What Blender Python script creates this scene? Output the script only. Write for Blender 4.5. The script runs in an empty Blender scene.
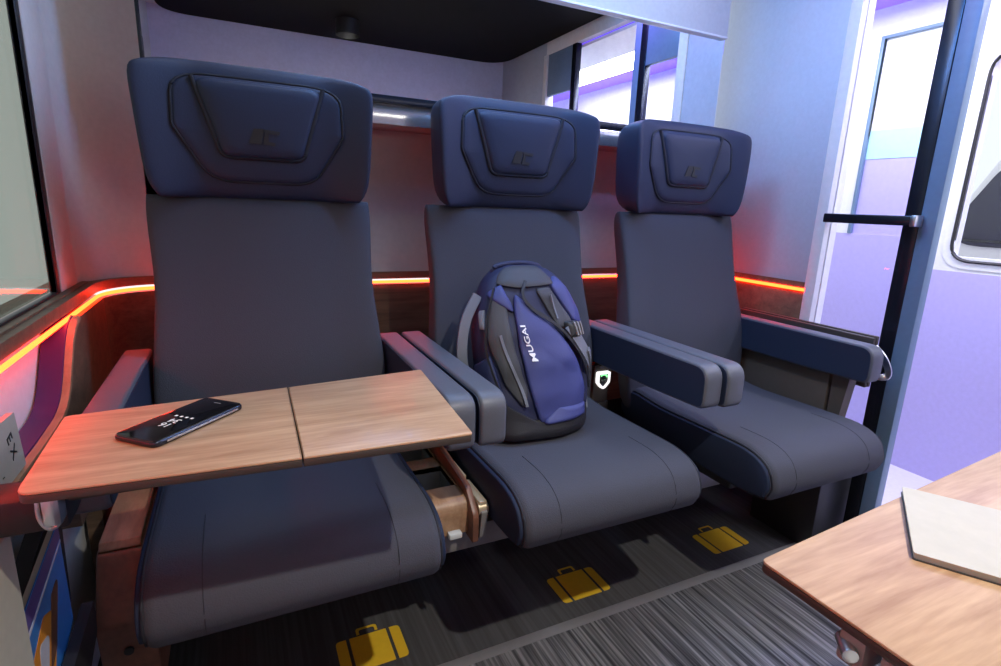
import bpy, bmesh, math, random
from mathutils import Vector, Matrix
random.seed(4)
PI = math.pi
S = bpy.context.scene
COL = S.collection

# ------------------------------------------------------------------ camera, world, lights, exposure
def cam_setup():
    y, p, r = math.radians(26.1), math.radians(13.2), math.radians(2.19)
    fw = Vector((math.sin(y)*math.cos(p), math.cos(y)*math.cos(p), -math.sin(p)))
    right = Vector((math.cos(y), -math.sin(y), 0)); up = right.cross(fw)
    R = math.cos(r)*right + math.sin(r)*up
    U = -math.sin(r)*right + math.cos(r)*up
    cd = bpy.data.cameras.new('camera'); co = bpy.data.objects.new('camera', cd); COL.objects.link(co)
    M = Matrix((R, U, -fw)).transposed().to_4x4()
    M.translation = Vector((0, 0, 1.05))
    co.matrix_world = M
    cd.sensor_width = 36; cd.lens = 544/1001*36; cd.clip_start = 0.01; cd.clip_end = 100
    S.camera = co
cam_setup()
S.view_settings.view_transform = 'Standard'; S.view_settings.look = 'None'
S.view_settings.gamma = 1; S.view_settings.use_curve_mapping = False
S.view_settings.exposure = 0.0
try:
    S.cycles.max_bounces = 8; S.cycles.use_denoising = True
except Exception: pass

W = bpy.data.worlds.new('hall'); S.world = W; W.use_nodes = True
bg = W.node_tree.nodes['Background']; bg.inputs[0].default_value = (0.93, 0.97, 1.0, 1); bg.inputs[1].default_value = 1.1

def area(name, loc, target, sx, sy, power, col, spread=180):
    l = bpy.data.lights.new(name, 'AREA'); l.shape = 'RECTANGLE'; l.size = sx; l.size_y = sy
    l.energy = power; l.color = col; l.spread = math.radians(spread)
    o = bpy.data.objects.new(name, l); COL.objects.link(o); o.location = loc
    o.rotation_euler = (Vector(target)-Vector(loc)).to_track_quat('-Z', 'Y').to_euler()
    return o
def spot(name, loc, target, power, col, ang=70, rad=.02, blend=.4):
    l = bpy.data.lights.new(name, 'SPOT'); l.energy = power; l.color = col; l.spot_size = math.radians(ang)
    l.shadow_soft_size = rad; l.spot_blend = blend
    o = bpy.data.objects.new(name, l); COL.objects.link(o); o.location = loc
    o.rotation_euler = (Vector(target)-Vector(loc)).to_track_quat('-Z', 'Y').to_euler()
    return o
spot('ceiling_spot', (.62, -.16, 1.962), (.64, 1.08, .45), 94, (1, .95, .87), 80, .02, .75)
area('ceiling_fill_light', (.72, 1.18, 1.975), (.72, .95, 0), 1.5, .30, 7.2, (1, .95, .87))  # ambient fill added under the ceiling to brighten upper walls and seats
area('blue_ceiling_light', (.80, 1.08, 1.98), (1.05, 1.50, 1.1), 1.1, .08, 21.0, (.10, .38, 1))
area('opposite_fill_light', (.75, -.52, 1.46), (.75, 1.6, .95), 1.5, .06, 2.6, (1, .93, .84))  # fill lamp added behind the camera to lift the shadows
area('corridor_ceiling_light', (2.17, .55, 1.90), (2.17, .55, 0), .25, 2.6, 38, (.97, .98, 1))
area('corridor_violet_light', (2.45, .9, 1.88), (2.3, .9, .3), .08, 2.6, 16, (.40, .25, 1))

# ------------------------------------------------------------------ materials
def mat(name, col, rough=.5, metal=0, bump=None, emit=None, es=0, spec=.5, coat=0):
    m = bpy.data.materials.new(name); m.use_nodes = True
    nt = m.node_tree; b = nt.nodes['Principled BSDF']
    b.inputs['Base Color'].default_value = (*col, 1); b.inputs['Roughness'].default_value = rough
    b.inputs['Metallic'].default_value = metal; b.inputs['Specular IOR Level'].default_value = spec
    b.inputs['Coat Weight'].default_value = coat
    if emit:
        b.inputs['Emission Color'].default_value = (*emit, 1); b.inputs['Emission Strength'].default_value = es
    tc = nt.nodes.new('ShaderNodeTexCoord')
    n = nt.nodes.new('ShaderNodeTexNoise'); n.inputs['Scale'].default_value = bump[0] if bump else 60
    n.inputs['Detail'].default_value = 4
    nt.links.new(tc.outputs['Object'], n.inputs['Vector'])
    if bump:
        bp = nt.nodes.new('ShaderNodeBump'); bp.inputs['Strength'].default_value = bump[1]; bp.inputs['Distance'].default_value = .002
        nt.links.new(n.outputs['Fac'], bp.inputs['Height']); nt.links.new(bp.outputs['Normal'], b.inputs['Normal'])
    # slight mottling of the colour
    mx = nt.nodes.new('ShaderNodeMix'); mx.data_type = 'RGBA'
    mx.inputs[6].default_value = (*[c*.9 for c in col], 1); mx.inputs[7].default_value = (*[min(1, c*1.08) for c in col], 1)
    nt.links.new(n.outputs['Fac'], mx.inputs[0]); nt.links.new(mx.outputs[2], b.inputs['Base Color'])
    return m
def wood(name, c1, c2, scale=(2, 26, 26), rough=.42, planks=None):
    m = bpy.data.materials.new(name); m.use_nodes = True
    nt = m.node_tree; b = nt.nodes['Principled BSDF']; b.inputs['Roughness'].default_value = rough
    tc = nt.nodes.new('ShaderNodeTexCoord'); mp = nt.nodes.new('ShaderNodeMapping'); mp.inputs['Scale'].default_value = scale
    nt.links.new(tc.outputs['Object'], mp.inputs['Vector'])
    n = nt.nodes.new('ShaderNodeTexNoise'); n.inputs['Scale'].default_value = 1.6; n.inputs['Detail'].default_value = 7
    n.inputs['Roughness'].default_value = .62; n.inputs['Distortion'].default_value = .7
    nt.links.new(mp.outputs[0], n.inputs['Vector'])
    n2 = nt.nodes.new('ShaderNodeTexNoise'); n2.inputs['Scale'].default_value = 9; n2.inputs['Detail'].default_value = 3
    nt.links.new(mp.outputs[0], n2.inputs['Vector'])
    ad = nt.nodes.new('ShaderNodeMath'); ad.operation = 'MULTIPLY_ADD'; ad.inputs[1].default_value = .35
    nt.links.new(n2.outputs['Fac'], ad.inputs[0]); nt.links.new(n.outputs['Fac'], ad.inputs[2])
    cr = nt.nodes.new('ShaderNodeValToRGB'); cr.color_ramp.elements[0].position = .48; cr.color_ramp.elements[1].position = .86
    cr.color_ramp.elements[0].color = (*c1, 1); cr.color_ramp.elements[1].color = (*c2, 1)
    nt.links.new(ad.outputs[0], cr.inputs[0]); nt.links.new(cr.outputs[0], b.inputs['Base Color'])
    return m
def carpet(name, c1, c2, c3):
    m = bpy.data.materials.new(name); m.use_nodes = True
    nt = m.node_tree; b = nt.nodes['Principled BSDF']; b.inputs['Roughness'].default_value = .9
    b.inputs['Specular IOR Level'].default_value = .2
    tc = nt.nodes.new('ShaderNodeTexCoord'); mp = nt.nodes.new('ShaderNodeMapping'); mp.inputs['Scale'].default_value = (95, 2.2, 1)
    nt.links.new(tc.outputs['Object'], mp.inputs['Vector'])
    n = nt.nodes.new('ShaderNodeTexNoise'); n.inputs['Scale'].default_value = 1; n.inputs['Detail'].default_value = 4
    nt.links.new(mp.outputs[0], n.inputs['Vector'])
    cr = nt.nodes.new('ShaderNodeValToRGB'); e = cr.color_ramp.elements
    e[0].position = .36; e[1].position = .66; e[0].color = (*c1, 1); e[1].color = (*c3, 1)
    k = e.new(.5); k.color = (*c2, 1)
    nt.links.new(n.outputs['Fac'], cr.inputs[0]); nt.links.new(cr.outputs[0], b.inputs['Base Color'])
    bp = nt.nodes.new('ShaderNodeBump'); bp.inputs['Strength'].default_value = .4; bp.inputs['Distance'].default_value = .003
    nt.links.new(n.outputs['Fac'], bp.inputs['Height']); nt.links.new(bp.outputs['Normal'], b.inputs['Normal'])
    return m
def pane(name, tint, rough=.0, refl=.08):
    m = bpy.data.materials.new(name); m.use_nodes = True
    nt = m.node_tree; nt.nodes.clear()
    o = nt.nodes.new('ShaderNodeOutputMaterial'); t = nt.nodes.new('ShaderNodeBsdfTransparent'); t.inputs[0].default_value = (*tint, 1)
    g = nt.nodes.new('ShaderNodeBsdfGlossy'); g.inputs['Roughness'].default_value = rough
    lw = nt.nodes.new('ShaderNodeLayerWeight'); lw.inputs[0].default_value = .5
    pw = nt.nodes.new('ShaderNodeMath'); pw.operation = 'POWER'; pw.inputs[1].default_value = 5
    fr = nt.nodes.new('ShaderNodeMath'); fr.operation = 'MULTIPLY_ADD'; fr.inputs[1].default_value = .6; fr.inputs[2].default_value = .02
    nt.links.new(lw.outputs['Facing'], pw.inputs[0]); nt.links.new(pw.outputs[0], fr.inputs[0])
    mx = nt.nodes.new('ShaderNodeMixShader')
    nt.links.new(fr.outputs[0], mx.inputs[0]); nt.links.new(t.outputs[0], mx.inputs[1]); nt.links.new(g.outputs[0], mx.inputs[2])
    nt.links.new(mx.outputs[0], o.inputs[0])
    return m
M = dict(
    fabric=mat('seat_fabric', (.052, .055, .070), .82, bump=(420, .35), spec=.3),
    leather=mat('head_leather', (.014, .023, .056), .55, bump=(300, .15), spec=.4),
    navy=mat('navy_side_fabric', (.013, .022, .050), .7, bump=(350, .25), spec=.3),
    seam=mat('seam_thread', (.008, .010, .018), .7),
    armtop=mat('armrest_vinyl', (.085, .092, .115), .48, bump=(260, .1)),
    armnavy=mat('armrest_side_vinyl', (.015, .024, .052), .5, bump=(260, .1)),
    plastic=mat('dark_plastic', (.018, .019, .022), .45),
    greyplastic=mat('grey_plastic', (.24, .235, .23), .5),
    brownpanel=mat('brown_grey_panel', (.085, .070, .058), .5),
    wall=mat('wall_laminate', (.60, .60, .585), .45, bump=(90, .03)),
    backwall=mat('back_wall_laminate', (.56, .53, .50), .5),
    bluewall=mat('partition_laminate', (.50, .56, .64), .4, bump=(90, .03)),
    white=mat('white_laminate', (.80, .80, .80), .4),
    cream=mat('cream_laminate', (.62, .60, .47), .45),
    lilac=mat('lilac_panel', (.50, .44, .80), .5),
    paleblue=mat('pale_lavender_panel', (.66, .67, .84), .5),
    cyan=mat('pale_cyan_panel', (.46, .78, .86), .5),
    black=mat('black_rubber', (.012, .012, .013), .5),
    ceilblack=mat('dark_ceiling_panel', (.007, .0066, .0062), .75, spec=.08),
    slate=mat('slate_blue_profile', (.16, .25, .36), .4),
    darkmetal=mat('dark_metal', (.03, .035, .05), .25, metal=.7),
    silver=mat('brushed_silver', (.62, .62, .64), .28, metal=1),
    steel=mat('painted_grey_steel', (.20, .19, .18), .5),
    brass=mat('pale_gold_metal', (.75, .62, .42), .35, metal=.6),
    mirror=mat('mirror_glass', (.90, .92, .94), .0, metal=1),
    whitegloss=mat('white_gloss', (.62, .63, .60), .12, spec=.7),
    satinstrip=mat('satin_metal_strip', (.75, .76, .76), .16, metal=.85),
    recess_shade=mat('recess_side_shade', (.035, .008, .08), .5),  # purple shadow colour for the recess side
    oak=wood('oak_table', (.33, .185, .100), (.53, .345, .205), (2.2, 24, 24)),
    oakdark=wood('oak_dark_cladding', (.10, .062, .038), (.20, .125, .075), (2, 20, 24)),
    oakedge=wood('oak_console', (.24, .13, .07), (.42, .25, .14), (14, 3, 14)),
    redwood=wood('reddish_console_side', (.12, .05, .03), (.22, .09, .05), (10, 3, 10)),
    edge=mat('brown_edge_band', (.045, .034, .028), .5),
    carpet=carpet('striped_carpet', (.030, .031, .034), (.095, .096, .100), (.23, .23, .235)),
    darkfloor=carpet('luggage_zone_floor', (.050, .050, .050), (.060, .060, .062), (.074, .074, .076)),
    strip=mat('grey_floor_strip', (.16, .16, .165), .6),
    corfloor=mat('pale_corridor_floor', (.66, .63, .68), .5),
    yellow=mat('yellow_floor_print', (.70, .44, .02), .55),
    led=mat('orange_led', (1, .2, .05), .5, emit=(1, .023, .003), es=31),
    greenled=mat('green_led', (.1, .9, .3), .5, emit=(.25, 1, .3), es=1.6),
    whiteled=mat('white_led', (.9, .9, .9), .5, emit=(1, .98, .95), es=1.1),
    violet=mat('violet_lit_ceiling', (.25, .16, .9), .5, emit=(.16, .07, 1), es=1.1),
    bluepack=mat('backpack_blue_nylon', (.040, .050, .185), .55, bump=(500, .3)),
    navypack=mat('backpack_navy_nylon', (.012, .016, .060), .6, bump=(500, .3)),
    greypack=mat('backpack_grey_nylon', (.045, .046, .054), .6, bump=(500, .3)),
    blackpack=mat('backpack_black_base', (.010, .010, .014), .6, bump=(500, .3)),
    webbing=mat('grey_webbing', (.16, .17, .20), .7, bump=(600, .4)),
    lettering=mat('white_print', (.85, .85, .88), .5),
    screen=mat('phone_glass', (.006, .006, .007), .06, spec=.6),
    clock=mat('phone_clock_pixels', (.6, .6, .6), .5, emit=(.8, .78, .76), es=.3),
    paper=mat('cream_paper', (.44, .415, .34), .55),
    pageedge=mat('booklet_cut_edge', (.38, .46, .45), .6),
    cover=mat('booklet_dark_cover', (.06, .07, .07), .5),
    magblue=mat('magazine_blue', (.04, .20, .55), .3),
    magorange=mat('magazine_orange', (.75, .28, .03), .3),
    magviolet=mat('magazine_violet', (.12, .09, .28), .3),
    magwhite=mat('magazine_white', (.6, .6, .68), .3),
    glass=pane('clear_glass', (.96, .97, 1)),
    tint=pane('tinted_window_glass', (.62, .65, .61), .05),
    vehicle=mat('dark_vehicle_paint', (.03, .03, .045), .3),
    palegreen=mat('pale_green_sign', (.75, .85, .55), .5),
)

# ------------------------------------------------------------------ mesh helpers
def link(name, me, m, parent=None):
    o = bpy.data.objects.new(name, me); COL.objects.link(o)
    if m is not None:
        for k in (m if isinstance(m, (list, tuple)) else [m]): me.materials.append(k)
    if parent: o.parent = parent
    return o
def finish(name, bm, m, parent=None, smooth=True, ang=35):
    bmesh.ops.remove_doubles(bm, verts=bm.verts, dist=1e-6)
    bmesh.ops.recalc_face_normals(bm, faces=bm.faces)
    me = bpy.data.meshes.new(name); bm.to_mesh(me); bm.free()
    if smooth:
        for p in me.polygons: p.use_smooth = True
        me.set_sharp_from_angle(angle=math.radians(ang))
    return link(name, me, m, parent)
def tag(o, label=None, cat=None, group=None, kind=None):
    if label: o['label'] = label
    if cat: o['category'] = cat
    if group: o['group'] = group
    if kind: o['kind'] = kind
    return o
def thing(name, label, cat, loc=(0, 0, 0), group=None):
    o = bpy.data.objects.new(name, None); COL.objects.link(o); o.location = loc; o.empty_display_size = .05
    return tag(o, label, cat, group)
def add_box(bm, x0, x1, y0, y1, z0, z1, bev=0, seg=2):
    r = bmesh.ops.create_cube(bm, size=1)
    vs = r['verts']
    for v in vs:
        v.co = Vector((x0+(v.co.x+.5)*(x1-x0), y0+(v.co.y+.5)*(y1-y0), z0+(v.co.z+.5)*(z1-z0)))
    if bev:
        es = list({e for v in vs for e in v.link_edges})
        bmesh.ops.bevel(bm, geom=es, offset=bev, segments=seg, profile=.5, affect='EDGES')
    return vs
def box(name, x0, x1, y0, y1, z0, z1, m, parent=None, bev=.002, seg=2):
    bm = bmesh.new(); add_box(bm, x0, x1, y0, y1, z0, z1, bev, seg); return finish(name, bm, m, parent)
def round_poly(pts, rad, n=5):
    out = []; N = len(pts)
    for i in range(N):
        r = rad[i] if isinstance(rad, (list, tuple)) else rad
        p = Vector(pts[i]); a = Vector(pts[i-1]); b = Vector(pts[(i+1) % N])
        if r <= 0: out.append(p); continue
        da, db = (a-p), (b-p); la, lb = da.length, db.length; da.normalize(); db.normalize()
        ang = da.angle(db); d = min(r/math.tan(ang/2), .49*la, .49*lb)
        s, e = p+da*d, p+db*d
        for k in range(n+1):
            t = k/n; out.append((1-t)**2*s + 2*t*(1-t)*p + t*t*e)
    return out
def inset_poly(pts, d):
    N = len(pts); A = sum(pts[i].x*pts[(i+1) % N].y-pts[(i+1) % N].x*pts[i].y for i in range(N))
    s = 1 if A > 0 else -1; out = []
    for i in range(N):
        p = pts[i]; a = pts[i-1]; b = pts[(i+1) % N]
        t = (b-a)
        if t.length < 1e-9: out.append(p.copy()); continue
        t.normalize(); nrm = Vector((-t.y, t.x))*s
        out.append(p+nrm*d)
    return out
def prism(bm, pts, axis, a0, a1, r=0, n=3):
    """closed 2D profile extruded along an axis, ends rounded with radius r.  axis x: (y,z), y: (x,z), z: (x,y)"""
    pts = [Vector(p) for p in pts]
    rings = []
    if r > 0:
        for k in range(n+1):
            th = PI/2*k/n; rings.append((a0+r*(1-math.sin(th)), r*(1-math.cos(th))))
        rings = [(a0+r*(1-math.sin(PI/2*k/n)), r*(1-math.cos(PI/2*k/n))) for k in range(n, -1, -1)]
        rings = [(a0 + r*(1-math.cos(PI/2*k/n)), r*(1-math.sin(PI/2*k/n))) for k in range(n+1)]
        rings = rings + [(a0+a1-a, d) for a, d in reversed(rings)]
    else: rings = [(a0, 0), (a1, 0)]
    def P(a, q):
        return {'x': (a, q.x, q.y), 'y': (q.x, a, q.y), 'z': (q.x, q.y, a)}[axis]
    vr = []
    for a, d in rings:
        q = inset_poly(pts, d) if d > 0 else pts
        vr.append([bm.verts.new(P(a, c)) for c in q])
    N = len(pts)
    for i in range(len(vr)-1):
        for j in range(N):
            bm.faces.new((vr[i][j], vr[i][(j+1) % N], vr[i+1][(j+1) % N], vr[i+1][j]))
    for ring in (vr[0], vr[-1]):
        f = bm.faces.new(ring)
    return vr
def prism_obj(name, pts, axis, a0, a1, m, parent=None, r=0, n=3, rad=0):
    bm = bmesh.new(); q = round_poly(pts, rad) if rad else [Vector(p) for p in pts]
    prism(bm, q, axis, a0, a1, r, n); return finish(name, bm, m, parent)
def add_tube(bm, path, rad, sides=8, cap=True, closed=False, flat=None):
    """tube along points; flat=(w,h,up) gives a ribbon section"""
    path = [Vector(p) for p in path]; rings = []; N = len(path)
    for i, p in enumerate(path):
        a = path[i-1] if (i or closed) else p; b = path[(i+1) % N] if (i < N-1 or closed) else p
        t = (b-a).normalized()
        up = Vector(flat[2]) if flat else (Vector((0, 0, 1)) if abs(t.z) < .9 else Vector((1, 0, 0)))
        s = t.cross(up).normalized(); u = s.cross(t).normalized()
        ring = []
        for k in range(sides):
            th = 2*PI*k/sides + (PI/4 if flat else 0)
            if flat:
                c, sn = math.cos(th), math.sin(th)
                ring.append(bm.verts.new(p + s*(flat[0]/2*math.copysign(abs(c)**.4, c)) + u*(flat[1]/2*math.copysign(abs(sn)**.4, sn))))
            else: ring.append(bm.verts.new(p + (s*math.cos(th)+u*math.sin(th))*rad))
        rings.append(ring)
    M_ = N if closed else N-1
    for i in range(M_):
        r0, r1 = rings[i], rings[(i+1) % N]
        for k in range(sides): bm.faces.new((r0[k], r0[(k+1) % sides], r1[(k+1) % sides], r1[k]))
    if cap and not closed:
        bm.faces.new(rings[0]); bm.faces.new(rings[-1])
def tube(name, path, rad, m, parent=None, sides=8, closed=False, flat=None):
    bm = bmesh.new(); add_tube(bm, path, rad, sides, True, closed, flat); return finish(name, bm, m, parent, ang=60)
def cyl(name, p0, p1, r, m, parent=None, sides=20):
    return tube(name, [p0, p1], r, m, parent, sides)
def smooth_path(pts, n=6, closed=False):
    P = [Vector(p) for p in pts]; N = len(P); out = []
    rng = range(N) if closed else range(N-1)
    for i in rng:
        p0 = P[i-1] if (i or closed) else P[i]; p1 = P[i]; p2 = P[(i+1) % N]; p3 = P[(i+2) % N] if (i+2 < N or closed) else P[(i+1) % N]
        for k in range(n):
            t = k/n
            out.append(.5*((2*p1)+(p2-p0)*t+(2*p0-5*p1+4*p2-p3)*t*t+(3*p1-p0-3*p2+p3)*t**3))
    if not closed: out.append(P[-1])
    return out
def grid_solid(front, back, nu, nv):
    """closed solid from two (u,v) maps that meet at the border"""
    bm = bmesh.new()
    us = [math.sin(PI/2*(2*i/nu-1)) for i in range(nu+1)]; vs = [math.sin(PI/2*(2*j/nv-1)) for j in range(nv+1)]
    F = [[bm.verts.new(front(u, v)) for v in vs] for u in us]
    B = [[bm.verts.new(back(u, v)) for v in vs] for u in us]
    for i in range(nu):
        for j in range(nv):
            bm.faces.new((F[i][j], F[i+1][j], F[i+1][j+1], F[i][j+1])); bm.faces.new((B[i][j], B[i][j+1], B[i+1][j+1], B[i+1][j]))
    for i in range(nu):
        for j in (0, nv): bm.faces.new((F[i][j], F[i+1][j], B[i+1][j], B[i][j]))
    for j in range(nv):
        for i in (0, nu): bm.faces.new((F[i][j], F[i][j+1], B[i][j+1], B[i][j]))
    return bm
def text_mesh(s, size, bold=0, extrude=.0004, shear=0):
    c = bpy.data.curves.new('lettering', 'FONT'); c.body = s; c.size = size; c.extrude = extrude; c.align_x = 'CENTER'; c.align_y = 'CENTER'
    c.offset = bold; c.shear = shear
    o = bpy.data.objects.new('lettering', c); COL.objects.link(o)
    dg = bpy.context.evaluated_depsgraph_get()
    me = bpy.data.meshes.new_from_object(o.evaluated_get(dg))
    bpy.data.objects.remove(o); bpy.data.curves.remove(c)
    return me
def text(name, s, size, m, mw, parent=None, bold=0, extrude=.0004, shear=0):
    me = text_mesh(s, size, bold, extrude, shear); me.materials.clear()
    if parent: me.transform(parent.matrix_world.inverted() @ mw) if False else me.transform(mw)
    else: me.transform(mw)
    return link(name, me, m, parent)
def copy_tree(o, parent=None):
    c = o.copy(); COL.objects.link(c); c.parent = parent
    for ch in o.children: copy_tree(ch, c)
    return c
def struct(o): o['kind'] = 'structure'; return o
def ribbon(name, path, z0, z1, thick, m, closed=False, parent=None):
    """vertical wall following a plan path; thickness to the left of travel"""
    P = [Vector(p) for p in path]; bm = bmesh.new(); rows = []
    for i, p in enumerate(P):
        a = P[max(0, i-1)]; b = P[min(len(P)-1, i+1)]; t = (b-a).normalized(); n = Vector((-t.y, t.x))
        q = p+n*thick
        rows.append([bm.verts.new((p.x, p.y, z0)), bm.verts.new((p.x, p.y, z1)), bm.verts.new((q.x, q.y, z1)), bm.verts.new((q.x, q.y, z0))])
    for i in range(len(rows)-1):
        for k in range(4): bm.faces.new((rows[i][k], rows[i][(k+1) % 4], rows[i+1][(k+1) % 4], rows[i+1][k]))
    bm.faces.new(rows[0]); bm.faces.new(rows[-1])
    return finish(name, bm, m, parent, ang=30)
def arc(cx, cy, r, a0, a1, n=10):
    return [(cx+r*math.cos(math.radians(a0+(a1-a0)*k/n)), cy+r*math.sin(math.radians(a0+(a1-a0)*k/n))) for k in range(n+1)]

# ------------------------------------------------------------------ room shell
YB, YF, XR, XL, ZC = 1.71, -.57, 1.75, -.31, 2.02   # back wall, opposite wall, partition, left cladding, ceiling
ST = 'structure'
struct(box('floor', -.45, 1.79, YF-.05, .972, -.05, 0, M['carpet'], bev=0))
o = struct(box('floor_luggage_zone', -.45, 1.79, 1.0, YB+.05, -.05, 0, M['darkfloor'], bev=0)); o.name = 'floor'
o = struct(box('trim_1', -.45, 1.79, .972, 1.0, -.05, .002, M['strip'], bev=.001))
o = struct(box('floor', 1.79, 2.62, -2.0, 3.4, -.06, 0, M['corfloor'], bev=0))
# left wall, lower: recessed white wall, wood cladding whose thick edge sweeps up to the light line
struct(ribbon('wall_left', [(-.345, YF), (-.345, 1.60)], 0, .80, .06, M['white']))
cl = [(1.66, .42), (1.66, .793), (1.335, .793), (1.30, .782), (1.262, .755), (1.225, .712), (1.19, .676), (1.15, .657), (1.08, .649), (.80, .645), (YF, .640), (YF, .60), (1.10, .60), (1.16, .55), (1.18, .42)]
struct(prism_obj('trim_2', [(a, b) for a, b in cl], 'x', -.344, -.301, M['oakdark']))
sw = [(1.335, .793), (1.30, .782), (1.262, .755), (1.225, .712), (1.19, .676), (1.15, .657), (1.08, .649), (.80, .645), (YF, .640)]
struct(tube('trim_10', smooth_path([(-.302, a, b+.004) for a, b in sw], 5), .01, M['oakedge'], flat=(.012, .022, (1, 0, 0))))
struct(tube('recess_shade_strip', smooth_path([(-.3225, a-.002, b+.006) for a, b in sw if a > -.2], 5), .01, M['recess_shade'], flat=(.012, .040, (1, 0, 0))))  # recess side wall, its shadow painted in as dark violet
# corner cladding and back wall lower, dark oak, below the light line
R = .13
lowpath = [(-.305, 1.345), (-.305, YB-R)] + arc(-.305+R, YB-R, R, 180, 90, 10) + [(XR-.05, YB)] + arc(XR-.05, YB-.05, .05, 90, 0, 6)
struct(ribbon('wall_back', lowpath, 0, .792, .03, M['oakdark']))
# band above the light line
bandpath = [(-.31, YF), (-.31, YB-R)] + arc(-.31+R, YB-R, R, 180, 90, 10) + [(XR-.05, YB-.002)] + arc(XR-.05, YB-.052, .05, 90, 0, 6) + [(XR-.002, 1.185)]
struct(ribbon('trim_3', bandpath, .809, .832, .03, M['oakdark']))
# sill
struct(prism_obj('trim_4', [(-.325, YF), (-.325, 1.60), (-.40, 1.60), (-.40, YF)], 'z', .812, .836, M['oakdark']))
# upper left wall with the window opening, rounded corner into the back wall
XU = -.34
struct(ribbon('wall_left', [(XU, 1.555), (XU, YB-.14)] + arc(XU+.14, YB-.14, .14, 180, 90, 10) + [(-.1, YB)], .832, ZC, .012, M['wall']))
struct(box('wall_left', XU-.06, XU, YF, 1.555, 1.78, ZC, M['wall'], bev=0))
struct(box('wall_left', XU-.06, XU, YF, -.25, .832, 1.78, M['wall'], bev=0))
w = thing('window_1', 'large tinted side window in dark rubber gasket above the brown sill', 'window'); struct(w)
struct(box('window_frame', XU-.012, XU+.004, 1.425, 1.553, .836, 1.78, M['wall'], w, bev=.004))
bm = bmesh.new()
for y0, y1, z0, z1 in ((1.402, 1.425, .836, 1.78), (-.25, -.223, .836, 1.78), (-.223, 1.402, .836, .841), (-.223, 1.402, 1.755, 1.78)):
    add_box(bm, XU-.012, XU+.002, y0, y1, z0, z1, .003)
finish('gasket', bm, M['black'], w)
box('pane', XU-.011, XU-.004, -.223, 1.402, .846, 1.755, M['tint'], w, bev=0)
# back wall, between light line and mirror cabinet
struct(ribbon('wall_back', [(XU+.14, YB), (XR, YB)], .832, 1.32, .03, M['backwall']))
# mirror cabinet over the headrests: slanting gloss underside, mirror, white panel above
MY, MZ0, MZ1, MX0, MX1 = 1.56, 1.316, 1.644, -.158, 1.596
struct(box('trim_5', MX0, MX1, MY+.003, YB, 1.254, MZ0-.008, M['satinstrip'], bev=.002))
mr = thing('wall_mirror', 'wide frameless mirror along the wall above the three headrests', 'mirror')
box('mirror_glass', MX0, MX1, MY, MY+.006, MZ0+.012, MZ1, M['mirror'], mr, bev=0)
box('bottom_rail', MX0, MX1, MY-.004, MY+.012, MZ0-.008, MZ0+.012, M['darkmetal'], mr, bev=.001)
box('side_rail', MX0-.008, MX0, MY-.003, MY+.012, MZ0-.008, MZ1, M['darkmetal'], mr, bev=.001)
struct(box('wall_back', MX0-.008, MX1, MY+.008, YB+.03, MZ0+.012, ZC, M['wall'], bev=0))
struct(box('wall_back', MX0-.008, MX1, MY-.012, MY+.008, MZ1+.006, ZC, M['wall'], bev=.002))
tag(box('mirror_top_rail', MX0, MX1, MY-.016, MY+.004, MZ1, MZ1+.006, M['white'], bev=.001), None, None, None, ST).name = 'trim_6'
# right partition wall, both sides of the door
T = .04
struct(box('wall_right', XR, XR+T, 1.19, YB, .832, ZC, M['bluewall'], bev=.001))
struct(box('wall_right', XR, XR+T, 1.19, YB, 0, .795, M['oakdark'], bev=.001))
struct(box('wall_right', XR+.008, XR+T, 1.19, YB, .79, .84, M['oakdark'], bev=0))
struct(box('wall_right', XR, XR+T, YF, .03, 0, ZC, M['bluewall'], bev=.001))
struct(box('wall_right', XR, XR+T, .03, 1.19, 1.93, ZC, M['white'], bev=.001))
# opposite wall (seen in the mirror) and dark ceiling with rounded rim
struct(box('wall_front', -.45, XR+T, YF-.04, YF, 0, 1.62, M['wall'], bev=0))
struct(box('wall_front', -.45, XR+T, YF-.04, YF, 1.66, ZC, M['paleblue'], bev=0))
struct(box('trim_7', -.45, XR, YF-.03, YF+.004, 1.62, 1.66, M['darkmetal'], bev=.001))
rl = thing('added_fill_bar', 'long slim fill light bar added on the unseen opposite wall', 'light', (.75, YF, 1.46))  # made-up bar that houses the added fill lamp
box('housing', -.78, .78, .002, .045, -.045, .045, M['white'], rl, bev=.004)
struct(box('ceiling', -.45, XR+T, YF-.05, YB+.05, ZC, ZC+.04, M['white'], bev=0))
cp = round_poly([(-.29, YF+.01), (1.73, YF+.01), (1.73, 1.3), (-.29, 1.3)], [.16, .2, .1, .1], 8)
bm = bmesh.new(); prism(bm, cp, 'z', ZC-.035, ZC+.001, .012, 3)
struct(finish('ceiling', bm, M['ceilblack']))

# ------------------------------------------------------------------ corridor beyond the partition
XC = 2.55
struct(box('ceiling', XR+T, XC+.07, -2.0, 3.4, 1.925, 1.96, M['violet'], bev=0))
struct(box('trim_8', XR+T, XR+T+.3, -2.0, 3.4, 1.91, 1.926, M['white'], bev=0))
def cwall(y0, y1, z0, z1, m): return struct(box('wall_corridor', XC, XC+.06, y0, y1, z0, z1, m, bev=0))
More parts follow.
